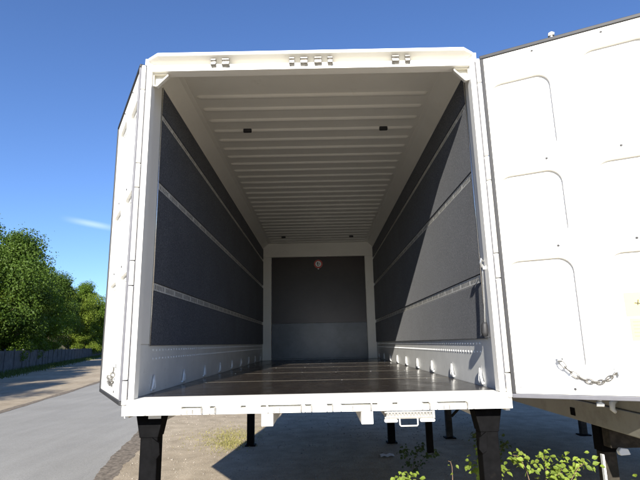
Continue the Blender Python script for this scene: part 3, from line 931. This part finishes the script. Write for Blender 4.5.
for px, ex, key, sc_, lab in SHR:
    x, y = behind_fence(px, ex)
    off = max(0.9, (fence_x(y)-x)*0.945)
    plant_tree(key, x, y, max(0, bank_h(off)-0.2), sc_, random.uniform(0, 6), lab, 'shrub', 'shrubs on the bank', 'shrub')
# the same row of trees goes on along the fence towards the camera, left of the picture
for x, y, key, sc_, lab in ((-16.8, -2.5, 'broad', 0.80, 'broadleaf tree in the row beside the fence, nearest to the camera'),
                            (-20.0, 4.0, 'broad', 0.90, 'broadleaf tree in the row beside the fence, second from the camera'),
                            (-21.0, 11.5, 'tall', 0.75, 'tall tree in the row beside the fence, third from the camera'),
                            (-20.6, 18.0, 'fresh', 0.80, 'low round tree in the row beside the fence, fourth from the camera'),
                            (-23.0, 25.5, 'fresh', 0.78, 'low round tree in the row beside the fence, fifth from the camera'),
                            (-26.6, 33.0, 'fresh', 0.78, 'low round tree beside the fence just outside the left picture edge')):
    plant_tree(key, x, y, max(0, bank_h(max(0.9, fence_x(y)-x))-0.25), sc_, random.uniform(0, 6), lab, 'tree', 'trees on the bank behind the fence', 'broadleaf_tree')

# ------------------------------------------------------------------ small ground cover
def blades(name, spots, n, hmin, hmax, mat, wdt=0.006):
    V = []; Fc = []
    for _ in range(n):
        cx, cy, sx, sy = random.choice(spots)
        x = random.gauss(cx, sx); y = random.gauss(cy, sy)
        h = random.uniform(hmin, hmax); a = random.uniform(0, 2*PI); b = random.uniform(0, 2*PI); l = random.uniform(0.2, 0.8)*h
        dx, dy = math.cos(a)*wdt, math.sin(a)*wdt
        o = len(V)
        V += [(x-dx, y-dy, 0), (x+dx, y+dy, 0), (x+dx*.7+math.cos(b)*l*.35, y+dy*.7+math.sin(b)*l*.35, h*.6), (x-dx*.7+math.cos(b)*l*.35, y-dy*.7+math.sin(b)*l*.35, h*.6), (x+math.cos(b)*l, y+math.sin(b)*l, h)]
        Fc += [(o, o+1, o+2, o+3), (o+3, o+2, o+4)]
    mb = MB(z=0); mb.add(V, Fc)
    ob = mb.build(name, mat); ob['kind'] = 'stuff'
    return ob
blades('grass', [(-1.62, 5.9, .20, .45), (-1.75, 6.3, .30, .5), (-1.5, 5.4, .14, .25)], 2600, 0.012, 0.040, 'grass', 0.004)
tag(bpy.data.objects['grass'], 'short dry grass patch on the dirt beside the left rear leg', 'grass')
gr = []
for i in range(50):
    y = 24 + i*1.5
    gr.append((fence_x(y)+0.5, y, 0.5, 0.9))
tag(blades('fence_grass', gr, 9000, 0.1, 0.4, 'weed', 0.02), 'rough grass along the foot of the fence', 'grass')
st = MB(z=0)
for _ in range(3600):
    y = 2.0 + 9.5*random.random()**1.5; x = random.uniform(max(road_r(y)+0.3, -4.5), 3.4)
    r = random.choice((0.005, 0.006, 0.007, 0.009, 0.012)) * random.uniform(0.7, 1.3)
    a = random.uniform(0, 3); vs = []
    for zz, k in ((0.0, 1.0), (0.55, 0.85), (1.0, 0.35)):
        vs += [(x+r*k*random.uniform(.75, 1.2)*math.cos(a+t), y+r*k*random.uniform(.75, 1.2)*math.sin(a+t), zz*r*0.9) for t in [q*2*PI/5 for q in range(5)]]
    st.add(vs, [(i, (i+1) % 5, (i+1) % 5+5, i+5) for i in range(5)] + [(i+5, (i+1) % 5+5, (i+1) % 5+10, i+10) for i in range(5)] + [(10, 11, 12, 13, 14)])
so = st.build('gravel', 'stone'); so['kind'] = 'stuff'
tag(so, 'loose small stones scattered over the dirt', 'gravel')

# brambles in front of the right leg
def bramble(x, y, canes, label, mat='bramble', lsz=0.023, nl=9):
    root = empty('bramble_plant', (x, y, 0), label, 'plant', 'wild plants growing by the swap body')
    cb = MB(z=0); lb = MB(z=0)
    for (dx, dy, h, bend) in canes:
        pts = []
        for i in range(9):
            t = i/8
            pts.append(Vector((x+dx*t+bend*0.18*math.sin(t*PI)*0.6+0.012*math.sin(t*9+h*30), y+dy*t+0.01*math.sin(t*11), 1.14*h*math.sin(min(t, 1)*PI*0.52+0.0) if bend >= 0 else h*t)))
        cb.tube(pts, [0.0045-0.003*i/8 for i in range(9)], 5)
        for i in range(1, 9):
            for q in range(nl if i > 4 else max(2, nl//2)):
                c = pts[i] + Vector((random.gauss(0, .035), random.gauss(0, .035), random.gauss(0, .03)))
                t = Vector((random.uniform(-1, 1), random.uniform(-1, 1), random.uniform(-0.8, 0.25))).normalized()
                nrm = (Vector((random.uniform(-.5, .5), random.uniform(-1.2, .1), random.uniform(0.3, 1.2)))).normalized()
                sd = t.cross(nrm).normalized(); nn = sd.cross(t).normalized()
                L_ = lsz*random.uniform(.7, 1.3)
                P = [c, c+t*L_*.5+sd*L_*.62+nn*L_*.16, c+t*L_*1.1+sd*L_*.55+nn*L_*.14, c+t*L_*1.55+sd*L_*.16, c+t*L_*1.9-nn*L_*.12,
                     c+t*L_*1.55-sd*L_*.16, c+t*L_*1.1-sd*L_*.55+nn*L_*.14, c+t*L_*.5-sd*L_*.62+nn*L_*.16, c+t*L_*1.0-nn*L_*.03]
                lb.add(P, [(0, 1, 8), (1, 2, 8), (2, 3, 8), (3, 4, 8), (4, 5, 8), (5, 6, 8), (6, 7, 8), (7, 0, 8)])
    cb.build('cane', 'cane', root); lb.build('foliage', mat, root)
    return root
bramble(1.23, 0.62, [(-.10, .0, .62, 0.1), (.02, .03, .70, 0), (.08, -.05, .60, .1)], 'upright bramble with bright leaves left of the right front leg')
bramble(1.62, 0.58, [(-.18, .0, .70, 0.05), (.05, .02, .69, 0.1), (.22, .04, .66, .15), (.12, -.06, .60, .1), (.34, 0, .64, .2)], 'wide arching bramble with yellow green leaves right of the right front leg')
bramble(0.60, 0.60, [(0, 0, .58, 0), (.05, .02, .55, .1), (.10, 0, .56, .1)], 'low bramble tips at the bottom edge below the folding step', nl=5)
bramble(2.22, 0.45, [(.0, 0, .54, 0), (.06, .02, .52, .1)], 'low bramble tips beside the leg of the grey swap body', nl=5)
bramble(1.02, 0.64, [(-.05, .0, .66, 0)], 'single thin bare cane left of the upright bramble', nl=1, lsz=0.016)
bramble(1.15, 3.4, [(-.1, .1, .22, .1), (.15, .05, .26, .1), (.3, -.05, .2, .1)], 'dark weed in the shade under the cargo floor on the right', 'weed')
bramble(1.85, 2.5, [(-.1, .1, .50, .1), (.1, .05, .62, .1), (.2, -.05, .45, .1)], 'shaded weed in the gap between the two swap bodies', 'weed')
# paper scrap lying in the shade
pp = MB(z=0)
pv = []
for i in range(5):
    for j in range(4):
        pv.append((0.86+0.05*i+0.01*math.sin(j*3), 4.25+0.05*j+0.012*math.cos(i*2), 0.006+0.022*abs(math.sin(i*1.7+j*2.1))))
pp.add(pv, [(i*4+j, i*4+j+1, (i+1)*4+j+1, (i+1)*4+j) for i in range(4) for j in range(3)])
sd_ = pp.build('paper_scrap', 'paper')
so_ = sd_.modifiers.new('thickness', 'SOLIDIFY'); so_.thickness = 0.002
tag(sd_, 'crumpled pale paper scrap on the ground in the shade under the floor', 'litter')

for o in bpy.data.objects:
    if 'w' in o: del o['w']
